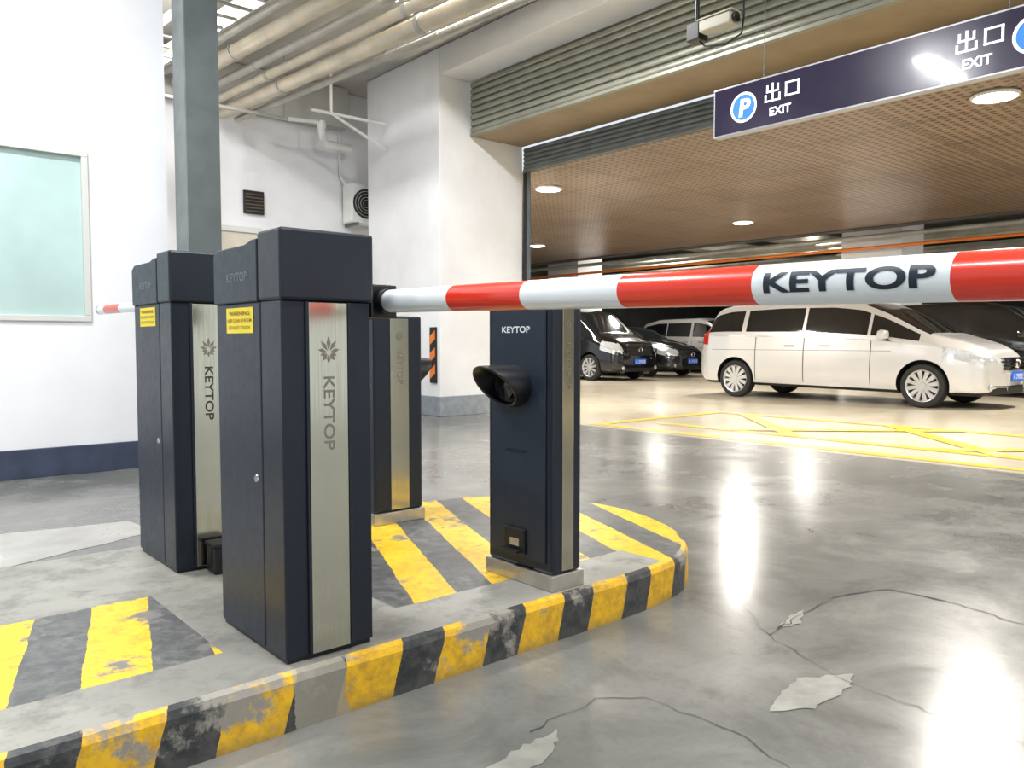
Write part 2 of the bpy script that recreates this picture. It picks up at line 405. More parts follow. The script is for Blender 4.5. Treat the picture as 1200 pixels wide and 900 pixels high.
# ================================================================ island
def island():
    e=empty('traffic_island',(1,2.7,0))
    ctrl=[(2.25,1.89),(2.6,1.95),(2.86,2.14),(3.04,2.45),(3.1,2.8),(3.0,3.15),(2.75,3.42),(2.35,3.55)]
    out=[Vector((-3,1.89))]
    x=-2.8
    while x<2.2: out.append(Vector((x,1.89))); x+=.2
    Q=[Vector((1.9,1.89))]+[Vector(c) for c in ctrl]+[Vector((2.0,3.56))]
    for i in range(1,len(Q)-2):
        for k in range(6):
            t=k/6; a,b,c,d=Q[i-1],Q[i],Q[i+1],Q[i+2]
            out.append(.5*((2*b)+(c-a)*t+(2*a-5*b+4*c-d)*t*t+(3*b-a-3*c+d)*t**3))
    out.append(Q[-2]); out.append(Vector((-3,3.55)))
    n=len(out); s=[0]
    for a,b in zip(out,out[1:]): s.append(s[-1]+(b-a).length)
    def inset(dd):
        r=[]
        for i,p in enumerate(out):
            t=(out[min(i+1,n-1)]-out[max(i-1,0)]).normalized(); r.append(p+Vector((-t.y,t.x))*dd)
        return r
    rings=[(inset(0),0.0),(inset(0.003),.125),(inset(.012),.143),(inset(.03),.15)]
    vs=[];fs=[];mi=[]
    for ring,z in rings: vs+=[(p.x,p.y,z) for p in ring]
    for r in range(3):
        for i in range(n-1): fs.append((r*n+i,r*n+i+1,(r+1)*n+i+1,(r+1)*n+i)); mi.append(0)
    fs.append(tuple(3*n+i for i in range(n))); mi.append(1)
    m,t,b=newmat('kerb_paint')
    tc=t.obj(); U,V,_=t.sep(tc.outputs['UV']); co=tc.outputs['Object']
    n1=t.noise(co,7,6,.7); n2=t.noise(co,2.2,4); n3=t.noise(co,24,5,.7)
    ph=t.m('FRACT',t.m('DIVIDE',t.m('SUBTRACT',t.m('ADD',U,t.m('MULTIPLY',t.m('SUBTRACT',n1,.5),.03)),t.m('ADD',.353,t.m('MULTIPLY',V,.30))),.325))
    isY=t.m('LESS_THAN',ph,.55)
    yc=t.mix(t.rng(n3,.42,.66),(.86,.50,.015,1),(.56,.31,.025,1)); bc=t.mix(t.rng(n3,.42,.66),(.028,.031,.033,1),(.085,.085,.082,1))
    c=t.mix(isY,bc,yc)
    wear=t.rng(t.m('ADD',t.m('MULTIPLY',n1,.7),t.m('ADD',t.m('MULTIPLY',n2,.45),t.m('MULTIPLY',V,.45))),.67,.73)
    c=t.mix(wear,c,(.30,.28,.24,1))
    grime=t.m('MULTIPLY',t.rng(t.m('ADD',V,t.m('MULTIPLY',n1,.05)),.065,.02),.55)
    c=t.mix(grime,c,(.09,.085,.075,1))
    gx=t.m('MULTIPLY',t.m('GREATER_THAN',t.m('ADD',U,t.m('MULTIPLY',n1,.08)),.93),t.m('LESS_THAN',t.m('ADD',U,t.m('MULTIPLY',n1,.08)),1.08))
    c=t.mix(t.m('MULTIPLY',gx,.8),c,(.33,.31,.25,1))
    t.put(b.inputs['Base Color'],c); b.inputs['Roughness'].default_value=.5; t.put(b.inputs['Normal'],t.bump(n3,.4,.005))
    KM=m
    m,t,b=newmat('island_top_paint')
    co=t.obj().outputs['Object']; X,Y,Z=t.sep(co)
    n1=t.noise(co,6,6,.7); n2=t.noise(co,1.6,4,.6,.4); n3=t.noise(co,24,5,.7)
    wob=t.m('MULTIPLY',t.m('SUBTRACT',n1,.5),.03)
    slope=t.rng(X,.8,1.35,.27,.40)
    v=t.m('SUBTRACT',t.m('ADD',X,wob),t.m('ADD',.45,t.m('MULTIPLY',t.m('SUBTRACT',Y,2.17),slope)))
    isY=t.m('LESS_THAN',t.m('FRACT',t.m('DIVIDE',v,.33)),.52)
    yc=t.mix(t.rng(n3,.42,.66),(.86,.54,.015,1),(.62,.38,.03,1)); bc=t.mix(t.rng(n3,.4,.66),(.075,.078,.08,1),(.15,.15,.142,1))
    c=t.mix(isY,bc,yc)
    nearb=t.m('LESS_THAN',t.m('ADD',Y,wob),2.15)
    nearb=t.m('MULTIPLY',nearb,t.m('LESS_THAN',X,2.45))
    farb=t.m('MULTIPLY',t.m('GREATER_THAN',t.m('ADD',Y,t.m('MULTIPLY',wob,3)),2.80),t.m('LESS_THAN',t.m('ADD',X,wob),1.7))
    gap=t.m('MULTIPLY',t.m('GREATER_THAN',X,.80),t.m('LESS_THAN',X,1.36))
    wear=t.m('MAXIMUM',t.rng(t.m('ADD',t.m('MULTIPLY',n1,.75),t.m('MULTIPLY',n2,.4)),.635,.70),nearb)
    wear=t.m('MAXIMUM',wear,t.m('MAXIMUM',farb,gap))
    conc=t.mix(t.rng(n2,.35,.65),(.34,.33,.29,1),(.23,.225,.20,1)); conc=t.mix(t.m('MULTIPLY',t.rng(n1,.48,.62),.65),conc,(.14,.137,.125,1))
    c=t.mix(wear,c,conc)
    t.put(b.inputs['Base Color'],c); t.put(b.inputs['Roughness'],t.rng(n1,.3,.7,.33,.55)); t.put(b.inputs['Normal'],t.bump(n3,.2,.005))
    TM=m
    o=mesh('kerb_and_deck',vs,fs,[KM,TM],e,mi=mi,recalc=False)
    me=o.data; uv=me.uv_layers.new(name='UVMap'); zz=[0,.125,.143,.165]
    for p in me.polygons:
        for li in p.loop_indices:
            vi=me.loops[li].vertex_index; r,i=divmod(vi,n)
            uv.data[li].uv=(s[i]-3.0,zz[r])
    return e
island()
IZ=.15

# ================================================================ barrier cabinets
def lotus(x,y,z,s,par):
    vs=[];fs=[]
    for ang,ln in [(0,1),(35,.85),(-35,.85),(75,.7),(-75,.7),(180,.6),(140,.6),(-140,.6),(108,.5),(-108,.5)]:
        a=math.radians(ang); d=Vector((math.sin(a),0,math.cos(a))); nn=Vector((d.z,0,-d.x)); b=len(vs)
        c=Vector((x,y,z))+d*s*.16
        vs+=[c,c+d*s*.5*ln+nn*s*.15,c+d*s*ln,c+d*s*.5*ln-nn*s*.15]; fs.append((b,b+1,b+2,b+3))
    mesh('lotus_logo',vs,fs,GREYTXT,par,recalc=False)
LINK=M('label_ink',(.25,.16,.02),.6)
def cabinet(x0,y0,txtmat=GREYTXT,dh=0):
    w,d=.264,.445; x1=x0+w;y1=y0+d; zh=1.118+dh
    e=empty('barrier_gate_cabinet',(x0+w/2,y0+d/2,IZ))
    box('base_frame',(x0+.006,y0+.006,IZ),(x1-.006,y1-.006,IZ+.012),BLACK,e)
    box('body_front',(x0,y0,IZ+.012),(x1,y0+.128,zh),NAVY2,e,.004)
    box('body_door',(x0,y0+.132,IZ+.012),(x1,y1,zh),NAVY,e,.004)
    box('body_gap',(x0+.006,y0+.12,IZ+.012),(x1-.006,y0+.14,zh-.001),BLACK,e)
    box('steel_panel',(x0+.076,y0-.004,IZ+.014),(x0+.190,y0+.004,zh-.004),SILVER,e,.0015)
    box('rib_left',(x0+.066,y0-.007,IZ+.014),(x0+.0755,y0+.004,zh-.002),NAVY2,e,.001)
    box('rib_right',(x0+.1905,y0-.007,IZ+.014),(x0+.200,y0+.004,zh-.002),NAVY2,e,.001)
    hx0,hx1=x0-.006,x1+.006
    box('hood_front',(hx0,y0-.012,zh),(hx1,y0+.132,1.305+dh),NAVY2,e,.008)
    pr=[(y0+.136,zh),(y1+.006,zh),(y1+.006,1.262+dh),(y1-.03,1.278+dh),(y0+.22,1.278+dh),(y0+.17,1.288+dh),(y0+.136,1.288+dh)]
    vs=[(hx0,y,z) for y,z in pr]+[(hx1,y,z) for y,z in pr]; n=len(pr)
    fs=[tuple(range(n)),tuple(range(2*n-1,n-1,-1))]+[(i,(i+1)%n,n+(i+1)%n,n+i) for i in range(n)]
    bevel(mesh('hood_rear',vs,fs,NAVY,e),.004)
    box('hood_shadow_gap',(x0+.008,y0+.12,zh-.01),(x1-.008,y0+.15,1.27+dh),BLACK,e)
    lathe('lock',[(.001,-.006),(.009,-.006),(.011,-.002),(.011,.004)],CHROME,e,(x0,y0+.165,.63),'X',20,local=False)
    box('warning_label',(x0-.0015,y0+.175,1.033+dh),(x0,y0+.365,1.105+dh),LABEL,e)
    text('label_text_top','WARNING',(x0-.0025,y0+.345,1.083+dh),(0,-1,0),(0,0,1),.15,.012,LINK,e,.02)
    text('label_text_mid','KEEP CLEAR OF BOOM',(x0-.0025,y0+.355,1.064+dh),(0,-1,0),(0,0,1),.17,.010,LINK,e,.01)
    text('label_text_low','DO NOT TOUCH',(x0-.0025,y0+.345,1.044+dh),(0,-1,0),(0,0,1),.15,.010,LINK,e,.01)
    text('brand_hood','KEYTOP',(hx0-.001,y0+.345,1.178+dh),(0,-1,0),(0,0,1),.145,.026,TXTS,e,.015)
    text('brand_panel','KEYTOP',(x0+.117,y0-.0048,.915),(0,0,-1),(1,0,0),.20,.032,txtmat,e,.012)
    lotus(x0+.133,y0-.0048,.98,.038,e)
    return e
c1=cabinet(.893,1.951)
c2=cabinet(.95,3.0,M('panel_dark_letters',(.03,.03,.03),.5),.035)

def boom(name,P0,D,L,first,hub_x,seg=.309,txt=True,r=.0335):
    P0=Vector(P0);D=Vector(D).normalized()
    e=empty(name,P0)
    n=40; up=Vector((0,0,1)); side=D.cross(up).normalized(); up2=side.cross(D).normalized()
    bd=[0]; x=first
    while x<L: bd.append(x); x+=seg
    bd.append(L)
    vs=[];fs=[];mi=[]
    for s in bd:
        for k in range(n):
            a=2*math.pi*k/n; vs.append(P0+D*s+r*(math.cos(a)*side+math.sin(a)*up2))
    for i in range(len(bd)-1):
        for k in range(n): fs.append((i*n+k,i*n+(k+1)%n,(i+1)*n+(k+1)%n,(i+1)*n+k)); mi.append(i%2)
    fs.append(tuple(range(n))); mi.append(0); fs.append(tuple((len(bd)-1)*n+k for k in range(n))); mi.append(0)
    o=mesh('pole',vs,fs,[WHITE,RED],e,mi=mi,smooth=True); mm=o.modifiers.new('es','EDGE_SPLIT'); mm.split_angle=math.radians(50)
    tube('end_cap',[P0+D*L,P0+D*(L+.02)],r*1.03,BLACK,e)
    tube('clamp_sleeve',[P0-D*.28,P0+D*.02],r*1.12,BLACK,e)
    box('clamp_block',(P0.x-.045,min(P0.y-D.y*.27,P0.y-D.y*.02),P0.z-.05),(P0.x+.045,max(P0.y-D.y*.27,P0.y-D.y*.02),P0.z+.05),BLACK,e,.006)
    c=P0-D*.16
    tube('shaft',[(hub_x,c.y,P0.z),(P0.x,c.y,P0.z)],.03,STEEL,e)
    if txt:
        vs0,fs0=textgeo('KEYTOP',.03,12)
        s0,wd,ht=1.322,.268,.033
        out=[]
        for v in vs0:
            h=(v.y-.5)*ht+.001; an=h/r
            sd=-side if side.x>0 else side
            out.append(P0+D*(s0+v.x*wd)+(r+.0012)*(math.cos(an)*sd+math.sin(an)*up2))
        mesh('brand_lettering',out,fs0,INK,e,recalc=False)
    return e
boom('barrier_boom',(1.2575,2.018,1.128),(-.068,-.997,-.020),3.3,.372,1.1585)
boom('barrier_boom',(1.315,3.43,1.19),(0,1,0.008),2.05,.25,1.2155,seg=.33,txt=False,r=.027)

# ================================================================ terminals
def terminal(x0,x1,y0,y1,zt,face):
    e=empty('ticket_terminal',((x0+x1)/2,(y0+y1)/2,IZ))
    box('plinth',(x0-.008,y0-.008,IZ),(x1+.008,y1+.008,IZ+.055),PLINTH,e,.003)
    box('body',(x0,y0,IZ+.055),(x1,y1,zt),NAVY2,e,.012)
    w=x1-x0
    box('steel_strip',(x0+w*.32,y0-.004,IZ+.065),(x0+w*.70,y0+.004,zt-.015),SILVER,e,.001)
    lotus(x0+w*.51,y0-.0048,zt-.10,w*.11,e)
    text('brand_strip','KEYTOP',(x0+w*.46,y0-.0048,zt-.16),(0,0,-1),(1,0,0),.16,w*.12,GREYTXT,e,.005)
    fx=x0 if face<0 else x1; sgn=face
    yc=(y0+y1)/2+.01
    box('face_panel',(min(fx,fx+sgn*.006),y0+.03,IZ+.09),(max(fx,fx+sgn*.006),y1-.03,zt-.03),NAVY,e,.003)
    fx+=sgn*.006
    text('brand_face','KEYTOP',(fx+sgn*.001,yc+(.075 if face<0 else -.075),1.04),(0,sgn,0),(0,0,1),.15,.023,TXTW,e,.02)
    n=40;r0,r1=.092,.080;zc=.852;yv=yc+.02;vs=[];fs=[]
    def off(a): return .085+.06*math.sin(a)
    for ring in range(4):
        for k in range(n):
            a=2*math.pi*k/n
            if ring==0: xx,rr=0,r0*1.06
            elif ring==1: xx,rr=off(a),r0
            elif ring==2: xx,rr=off(a),r1
            else: xx,rr=.012,r1*.93
            vs.append((fx+sgn*xx,yv+rr*math.cos(a)*1.05,zc+rr*math.sin(a)*.80))
    for i in range(3):
        for k in range(n): fs.append((i*n+k,i*n+(k+1)%n,(i+1)*n+(k+1)%n,(i+1)*n+k))
    fs.append(tuple(3*n+k for k in range(n)))
    bevel(mesh('scanner_visor',vs,fs,BLACK,e,smooth=True),.003)
    lathe('scanner_lens',[(.04,0),(.045,sgn*.02),(.03,sgn*.022),(.001,sgn*.026)],CGLASS,e,(fx+sgn*.012,yv,zc),'X',24,local=False)
    box('outlet_frame',(min(fx,fx+sgn*.01),yc-.055,.255),(max(fx,fx+sgn*.01),yc+.055,.345),BLACK,e,.004)
    box('outlet_tray',(min(fx,fx+sgn*.035),yc-.045,.262),(max(fx,fx+sgn*.035),yc+.045,.270),BLACK,e,.002)
    box('outlet_roller',(min(fx+sgn*.010,fx+sgn*.014),yc-.030,.282),(max(fx+sgn*.010,fx+sgn*.014),yc+.018,.308),PLINTH,e,.001)
    box('screw_strip',(min(fx,fx+sgn*.003),yc-.05,.62),(max(fx,fx+sgn*.003),yc+.05,.625),BLACK,e)
    return e
terminal(1.855,1.996,1.94,2.285,1.165,-1)
terminal(1.905,2.17,3.18,3.47,1.13,1)
jb=empty('junction_box',(1.09,2.93,IZ))
box('case',(1.05,2.89,IZ),(1.14,2.975,IZ+.10),BLACK,jb,.008); box('lid',(1.046,2.886,IZ+.10),(1.144,2.979,IZ+.115),RUB,jb,.004)
tube('gland',[(1.095,2.888,IZ+.05),(1.095,2.87,IZ+.05)],.015,RUB,jb)

# ================================================================ exit sign
sg=empty('exit_sign',(5.9,2.8,2.98))
SA=5.9; sb0,sb1,sz0,sz1=1.44,4.16,2.765,3.175
box('cabinet',(SA,sb0,sz0),(SA+.08,sb1,sz1),SIGNF,sg,.004)
box('face',(SA-.004,sb0+.015,sz0+.015),(SA+.0,sb1-.015,sz1-.015),SIGN,sg)
R=(0,-1,0);U=(0,0,1)
def glyphs(bl,scale):
    z=2.96; s=scale
    chu=[(.44,.0,.56,1.0),(.12,.55,.24,.92),(.76,.55,.88,.92),(.12,.50,.88,.60),(.02,.0,.14,.42),(.86,.0,.98,.42),(.02,.0,.98,.10)]
    kou=[(1.25,.08,1.37,.86),(1.98,.08,2.10,.86),(1.25,.76,2.10,.86),(1.25,.08,2.10,.18)]
    quads('hanzi_exit_%d'%int(bl*10),[(a*s,b*s,c*s,d*s) for a,b,c,d in chu+kou],(SA-.0055,bl,z),R,U,SIGNW,sg)
    text('word_exit_%d'%int(bl*10),'EXIT',(SA-.0055,bl-.33*s*1.0,sz0+.08),R,U,1.3*s,.068,SIGNW,sg,.03)
glyphs(3.665,.148); glyphs(2.21,.142)
def ring(cy,cz,r0,r1,mat,name,x):
    n=36;vs=[];fs=[]
    for k in range(n):
        a=2*math.pi*k/n; vs+=[(x,cy+r0*math.cos(a),cz+r0*math.sin(a)),(x,cy+r1*math.cos(a),cz+r1*math.sin(a))]
    for k in range(n): j=(k+1)%n; fs.append((2*k,2*k+1,2*j+1,2*j))
    mesh(name,vs,fs,mat,sg,recalc=False)
for cy in(3.86,1.74):
    ring(cy,2.97,.0,.115,SIGNB,'logo_disc',SA-.005); ring(cy,2.97,.105,.125,SIGNW,'logo_ring',SA-.0056)
    text('logo_letter','P',(SA-.006,cy+.045,2.895),(0,-1,0),(.0,-.12,1),.10,.145,SIGNW,sg,.04)
for y in (1.9,3.7):
    tube('hanging_rod_%d'%int(y*10),[(SA+.04,y,sz1),(SA+.04,y,4.86)],.004,STEEL,sg)

# cctv
cc=empty('security_camera',(6.0,4.4,3.7))
tube('drop_rod',[(6.0,4.42,4.86),(6.0,4.42,3.82)],.02,BLACK,cc)
box('mount_box',(5.92,4.34,3.68),(6.06,4.48,3.84),BLACK,cc,.01)
box('housing',(5.86,3.98,3.70),(5.98,4.30,3.80),BEIGE,cc,.012)
box('housing_shade',(5.85,3.96,3.80),(5.99,4.32,3.812),BEIGE,cc,.003)
tube('arm',[(6.0,4.36,3.74),(5.95,4.28,3.74)],.02,BLACK,cc)
lathe('lens',[(.04,0),(.042,-.03),(.03,-.032),(.001,-.02)],BLACK,cc,(5.92,3.98,3.75),'Y',24,local=False)
tube('cable_loop',[(6.0,4.42,3.72),(5.98,4.32,3.62),(5.97,4.1,3.57),(5.97,3.94,3.62),(5.97,3.92,3.75),(6.0,3.95,4.1),(6.02,4.0,4.86)],.008,RUB,cc)

# ================================================================ cars
def lin(tab,x):
    if x<=tab[0][0]: return tab[0][1]
    for (a,b),(c,d) in zip(tab,tab[1:]):
        if x<=c: return b+(d-b)*(x-a)/(c-a)
    return tab[-1][1]
def sm(tab,x,w=.05):
    return sum(lin(tab,x+w*k) for k in(-1,-.5,0,.5,1))/5
def car(name,loc,rz,P,paint):
    e=empty(name,loc,rz)
    L=P['L']; NS=120; DK=M(name+'_trim',(.01,.01,.01),.5)
    mats=[paint,CGLASS,HEADL,TAILL,DK]
    xs=[-L/2*math.cos(math.pi*i/NS)*.35+ (-L/2+L*i/NS)*.65 for i in range(NS+1)]
    V=[]
    def half(x):
        zt=sm(P['zt'],x); z0=sm(P['z0'],x); W=sm(P['W'],x)
        zb=min(sm(P['zb'],x),zt-.035); Wr=min(sm(P['Wr'],x),W*.93)
        hb=zb-z0; e1=min(.08,(zt-zb)*.35)
        pts=[(0,z0,'u')]
        pts.append((W*.5,z0,'u')); pts.append((W*.86,z0,'u')); pts.append((W*.955,z0+.05,'u'))
        for i in range(1,10):
            t=i/9; prof=.975+.025*math.sin(math.pi*min(1,t*1.15)) - .012*max(0,t-.8)/.2
            if .60<t<.72: prof+=.004
            pts.append((W*prof,z0+.05+(hb-.05)*t,'s'))
        Wb=pts[-1][0]
        for i in range(1,9):
            t=i/8; y=Wb+(Wr-Wb)*(t**1.15); pts.append((y,zb+(zt-e1-zb)*t,'w'))
        pts.append((Wr*.965,zt-e1*.55,'e'));pts.append((Wr*.89,zt-e1*.26,'r'))
        for q,dz in ((.75,.13),(.55,.06),(.3,.02),(0,0)): pts.append((Wr*q,zt-e1*dz,'r'))
        return pts
    H=[half(x) for x in xs]; nh=len(H[0])
    for x,h in zip(xs,H):
        for (y,z,c) in h: V.append((x,-y,z))
        for (y,z,c) in h[-2:0:-1]: V.append((x,y,z))
    nr=2*nh-2; F=[];MI=[]
    cat=[H[0][i+1][2] for i in range(nh-1)]
    for i in range(NS):
        xc=(xs[i]+xs[i+1])/2
        for k in range(nr):
            kk=k if k<nh-1 else nr-1-k
            F.append((i*nr+k,(i+1)*nr+k,(i+1)*nr+(k+1)%nr,i*nr+(k+1)%nr))
            c=cat[kk]; z=(H[i][kk][1]+H[i][kk+1][1])/2
            mi=0; zt=H[i][-1][1]; zb=H[i][12][1]
            if c=='w' and 13<=kk<=18 and P['side'][0]<xc<P['side'][1] and zt-zb>.13 and not any(abs(xc-p)<.03 for p in P['pil']): mi=1
            if c=='r' and P['ws'][0]<xc<P['ws'][1]: mi=1
            if c in 'r' and P['rw'][0]<xc<P['rw'][1]: mi=1
            if P['hl'][0]<xc<P['hl'][1] and P['hl'][2]+(L/2-xc)*.12<z<P['hl'][3]+(L/2-xc)*.2 and c in 'swe': mi=2
            if xc<P['tl'][0] and P['tl'][1]<z<P['tl'][2] and c in 'sw': mi=3
            if c=='u' : mi=4
            MI.append(mi)
    F.append(tuple(range(nr))); MI.append(0); F.append(tuple(NS*nr+k for k in range(nr))); MI.append(0)
    body=mesh('body',V,F,mats,e,local=True,mi=MI,smooth=True)
    rw=P['rw_']; wb=P['wheels']; Wm=max(v for _,v in P['W'])
    bmc=bmesh.new()
    for wx in wb:
        for sg_ in(-1,1):
            bmesh.ops.create_cone(bmc,cap_ends=True,segments=40,radius1=rw+.05,radius2=rw+.05,depth=.5,matrix=Matrix.Translation((wx,sg_*(Wm+.25-.27),rw+.01))@Matrix.Rotation(math.pi/2,4,'X'))
    mc=bpy.data.meshes.new('cut'); bmc.to_mesh(mc); bmc.free()
    for m in mats: mc.materials.append(m)
    for p_ in mc.polygons: p_.material_index=4
    oc=bpy.data.objects.new('cut',mc); COL.objects.link(oc); oc.parent=e
    md=body.modifiers.new('b','BOOLEAN'); md.operation='DIFFERENCE'; md.object=oc; md.solver='EXACT'
    dg=bpy.context.evaluated_depsgraph_get(); dg.update()
    nm=bpy.data.meshes.new_from_object(body.evaluated_get(dg)); body.modifiers.clear()
    if len(nm.polygons)>500: body.data=nm
    bpy.data.objects.remove(oc)
    md=body.modifiers.new('es','EDGE_SPLIT'); md.split_angle=math.radians(38)
    def yat(x,z):
        h=half(x); 
        for (y0,z0,_),(y1,z1,_) in zip(h[2:],h[3:]):
            if z0<=z<=z1: return y0+(y1-y0)*(z-z0)/max(1e-6,z1-z0)
        return h[8][0]
    for j,wx in enumerate(wb):
        for sd in(-1,1):
            yo=sd*(Wm-.02); q=-sd
            nm_='wheel_%d_%d'%(j,(sd+1)//2)
            lathe(nm_+'_tyre',[(rw*.66,yo+q*.20),(rw*.93,yo+q*.20),(rw,yo+q*.17),(rw,yo+q*.035),(rw*.95,yo+q*.008),(rw*.80,yo),(rw*.73,yo+q*.012),(rw*.70,yo+q*.05)],TYRE,e,(wx,0,rw),'Y',36)
            lathe(nm_+'_rim',[(rw*.73,yo+q*.006),(rw*.70,yo+q*.01),(rw*.65,yo+q*.03),(rw*.63,yo+q*.12)],ALU,e,(wx,0,rw),'Y',36)
            lathe(nm_+'_back',[(rw*.65,yo+q*.09),(.001,yo+q*.09)],DK,e,(wx,0,rw),'Y',24)
            lathe(nm_+'_hub',[(.001,yo+q*.006),(rw*.15,yo+q*.008),(rw*.2,yo+q*.03),(rw*.2,yo+q*.09)],ALU,e,(wx,0,rw),'Y',20)
            vs=[];fs=[]
            ns=P.get('spokes',10)
            for s_ in range(ns):
                a=2*math.pi*s_/ns+.2; ca,sa=math.cos(a),math.sin(a)
                b=len(vs)
                for (rr,hw,yy) in((rw*.14,.020,.016),(rw*.68,.034,.012),(rw*.68,.034,.05),(rw*.14,.020,.06)):
                    for s2 in(-1,1): vs.append((wx+rr*ca-s2*hw*sa,yo+q*yy,rw+rr*sa+s2*hw*ca))
                fs+=[(b,b+1,b+3,b+2),(b+4,b+5,b+7,b+6),(b,b+2,b+4,b+6),(b+1,b+3,b+5,b+7)]
            mesh(nm_+'_spokes',vs,fs,ALU,e,local=True)
    for sd in(-1,1):
        vs=[];fs=[]
        for dx in P['seams']:
            zs=[.32+(lin(P['zb'],dx)-.34)*i/14 for i in range(15)]
            for i,z in enumerate(zs):
                y=yat(dx,z)+.003
                vs+=[(dx-.006,sd*y,z),(dx+.006,sd*y,z)]
                if i: b=len(vs)-4; fs.append((b,b+1,b+3,b+2))
        for zl,x0,x1,wd in P['lines']:
            for i in range(40):
                x=x0+(x1-x0)*i/39; y=yat(x,zl)+.003
                vs+=[(x,sd*y,zl-wd),(x,sd*(yat(x,zl+wd)+.003),zl+wd)]
                if i: b=len(vs)-4; fs.append((b,b+1,b+3,b+2))
        mesh('seams_%d'%((sd+1)//2),vs,fs,DK,e,local=True,recalc=False)
        vs=[];fs=[]
        for zl,x0,x1,wd in P.get('chrome',[]):
            for i in range(40):
                x=x0+(x1-x0)*i/39; z1=zl+lin(P['zb'],x); 
                vs+=[(x,sd*(yat(x,z1-wd)+.006),z1-wd),(x,sd*(yat(x,z1+wd)+.006),z1+wd)]
                if i: b=len(vs)-4; fs.append((b,b+1,b+3,b+2))
        if vs: mesh('waist_trim_%d'%((sd+1)//2),vs,fs,CHROME,e,local=True,recalc=False)
        for i,hx in enumerate(P['handles']):
            y=yat(hx,P['hz'])
            box('handle_%d_%d'%(i,(sd+1)//2),(hx-.10,sd*y-.022,P['hz']-.016),(hx+.10,sd*y+.022,P['hz']+.016),CHROME,e,.01,local=True)
        mx=P['mirror']; y=yat(mx,lin(P['zb'],mx)-.02); zb=lin(P['zb'],mx)
        box('mirror_%d'%((sd+1)//2),(mx-.07,min(sd*(y+.03),sd*(y+.23)),zb+.0),(mx+.07,max(sd*(y+.03),sd*(y+.23)),zb+.15),paint,e,.05,local=True)
        box('mirror_foot_%d'%((sd+1)//2),(mx-.03,min(sd*(y-.05),sd*(y+.06)),zb-.02),(mx+.03,max(sd*(y-.05),sd*(y+.06)),zb+.05),DK,e,.008,local=True)
    xf=L/2; G=P['grille']
    def bump_x(y):
        for i in range(200):
            x=xf-.004*i
            if sm(P['W'],x)*.97>=abs(y): return x
        return xf-.6
    def panel(nm_,z0,z1,hw,mat,dx,n=14,tilt=0):
        vs=[];fs=[]
        for i in range(n+1):
            y=-hw+2*hw*i/n; x=bump_x(y)+dx
            vs+=[(x,y,z0),(x-tilt,y,z1),(x-.12,y,z0),(x-.12-tilt,y,z1)]
            if i:
                b=4*(i-1); fs+=[(b,b+4,b+5,b+1),(b,b+2,b+6,b+4),(b+1,b+5,b+7,b+3)]
        fs+=[(0,1,3,2),(4*n,4*n+2,4*n+3,4*n+1)]
        return mesh(nm_,vs,fs,mat,e,local=True)
    panel('grille',G[0],G[1],G[2],DK,.008,tilt=.02)
    nb=P.get('bars',3)
    for i in range(nb):
        z=G[0]+(G[1]-G[0])*(i+.5)/nb
        panel('grille_bar_%d'%i,z-.014,z+.014,G[2]*1.01,CHROME,.018)
    panel('grille_rim_top',G[1]-.008,G[1]+.014,G[2]*1.04,CHROME,.014); panel('grille_rim_low',G[0]-.014,G[0]+.006,G[2]*1.03,CHROME,.014)
    panel('lower_intake',.24,.33,.62,DK,.006); panel('bumper_lip',.335,.36,.64,CHROME if P.get('lipchrome') else paint,.012)
    lathe('badge',[(.001,.0),(.05,.0),(.06,.01),(.07,-.01)],CHROME,e,(bump_x(0)+.03,0,(G[0]+G[1])/2),'X',20)
    box('licence_plate',(bump_x(0)+.012,-.22,P['pz']),(bump_x(0)+.028,.22,P['pz']+.14),PLATE,e,.003,local=True)
    text('plate_text','A 29358',(bump_x(0)+.0295,-.19,P['pz']+.03),(0,1,0),(0,0,1),.38,.08,TXTW,e,.01,local=True)
    for sd in(-1,1):
        lathe('fog_lamp_%d'%((sd+1)//2),[(.001,.0),(.045,-.0),(.055,-.015)],HEADL,e,(bump_x(.62)+.02,sd*.62,.33),'X',16)
    return e
SILV=M('car_paint_silver',(.66,.65,.635),.25,.3,0,3,coat=.7,rv=0)
BLK=M('car_paint_black',(.008,.008,.009),.16,.2,0,3,coat=1,rv=0)
BRN=M('car_paint_darkgrey',(.03,.032,.035),.2,.4,0,3,coat=1,rv=0)
VAN=dict(L=5.1,
 zt=[(-2.55,.78),(-2.52,1.0),(-2.46,1.2),(-2.34,1.48),(-2.2,1.62),(-1.9,1.69),(-.8,1.73),(.1,1.72),(.55,1.66),(.95,1.50),(1.35,1.29),(1.68,1.12),(1.95,1.05),(2.2,.97),(2.38,.87),(2.48,.74),(2.55,.58)],
 z0=[(-2.55,.34),(-2.4,.24),(2.3,.2),(2.55,.24)],
 zb=[(-2.55,1.14),(-.5,1.10),(1.0,1.04),(1.7,.98),(2.55,.7)],
 W=[(-2.55,.72),(-2.48,.82),(-2.3,.89),(-1.9,.925),(1.6,.925),(1.95,.90),(2.2,.82),(2.38,.70),(2.48,.55),(2.55,.30)],
 Wr=[(-2.55,.6),(-2.2,.68),(-1,.72),(.5,.70),(1.2,.76),(1.7,.82),(2.55,.5)],
 side=(-2.3,1.5),pil=(-1.55,-.38,.72),ws=(.62,1.62),rw=(-2.46,-2.24),hl=(1.82,2.46,.66,.80),tl=(-2.3,.92,1.22),
 wheels=(-1.70,1.57),rw_=.335,seams=(-1.28,-.36,.78),lines=[(.86,-2.2,1.1,.003)],handles=(-.62,.0),hz=.93,mirror=1.02,
 grille=(.60,.76,.42),bars=3,pz=.42,chrome=[(-.015,-2.2,1.1,.010)],lipchrome=True,spokes=12)
car('minivan',(13.43,6.60,0),-math.pi/2,VAN,SILV)
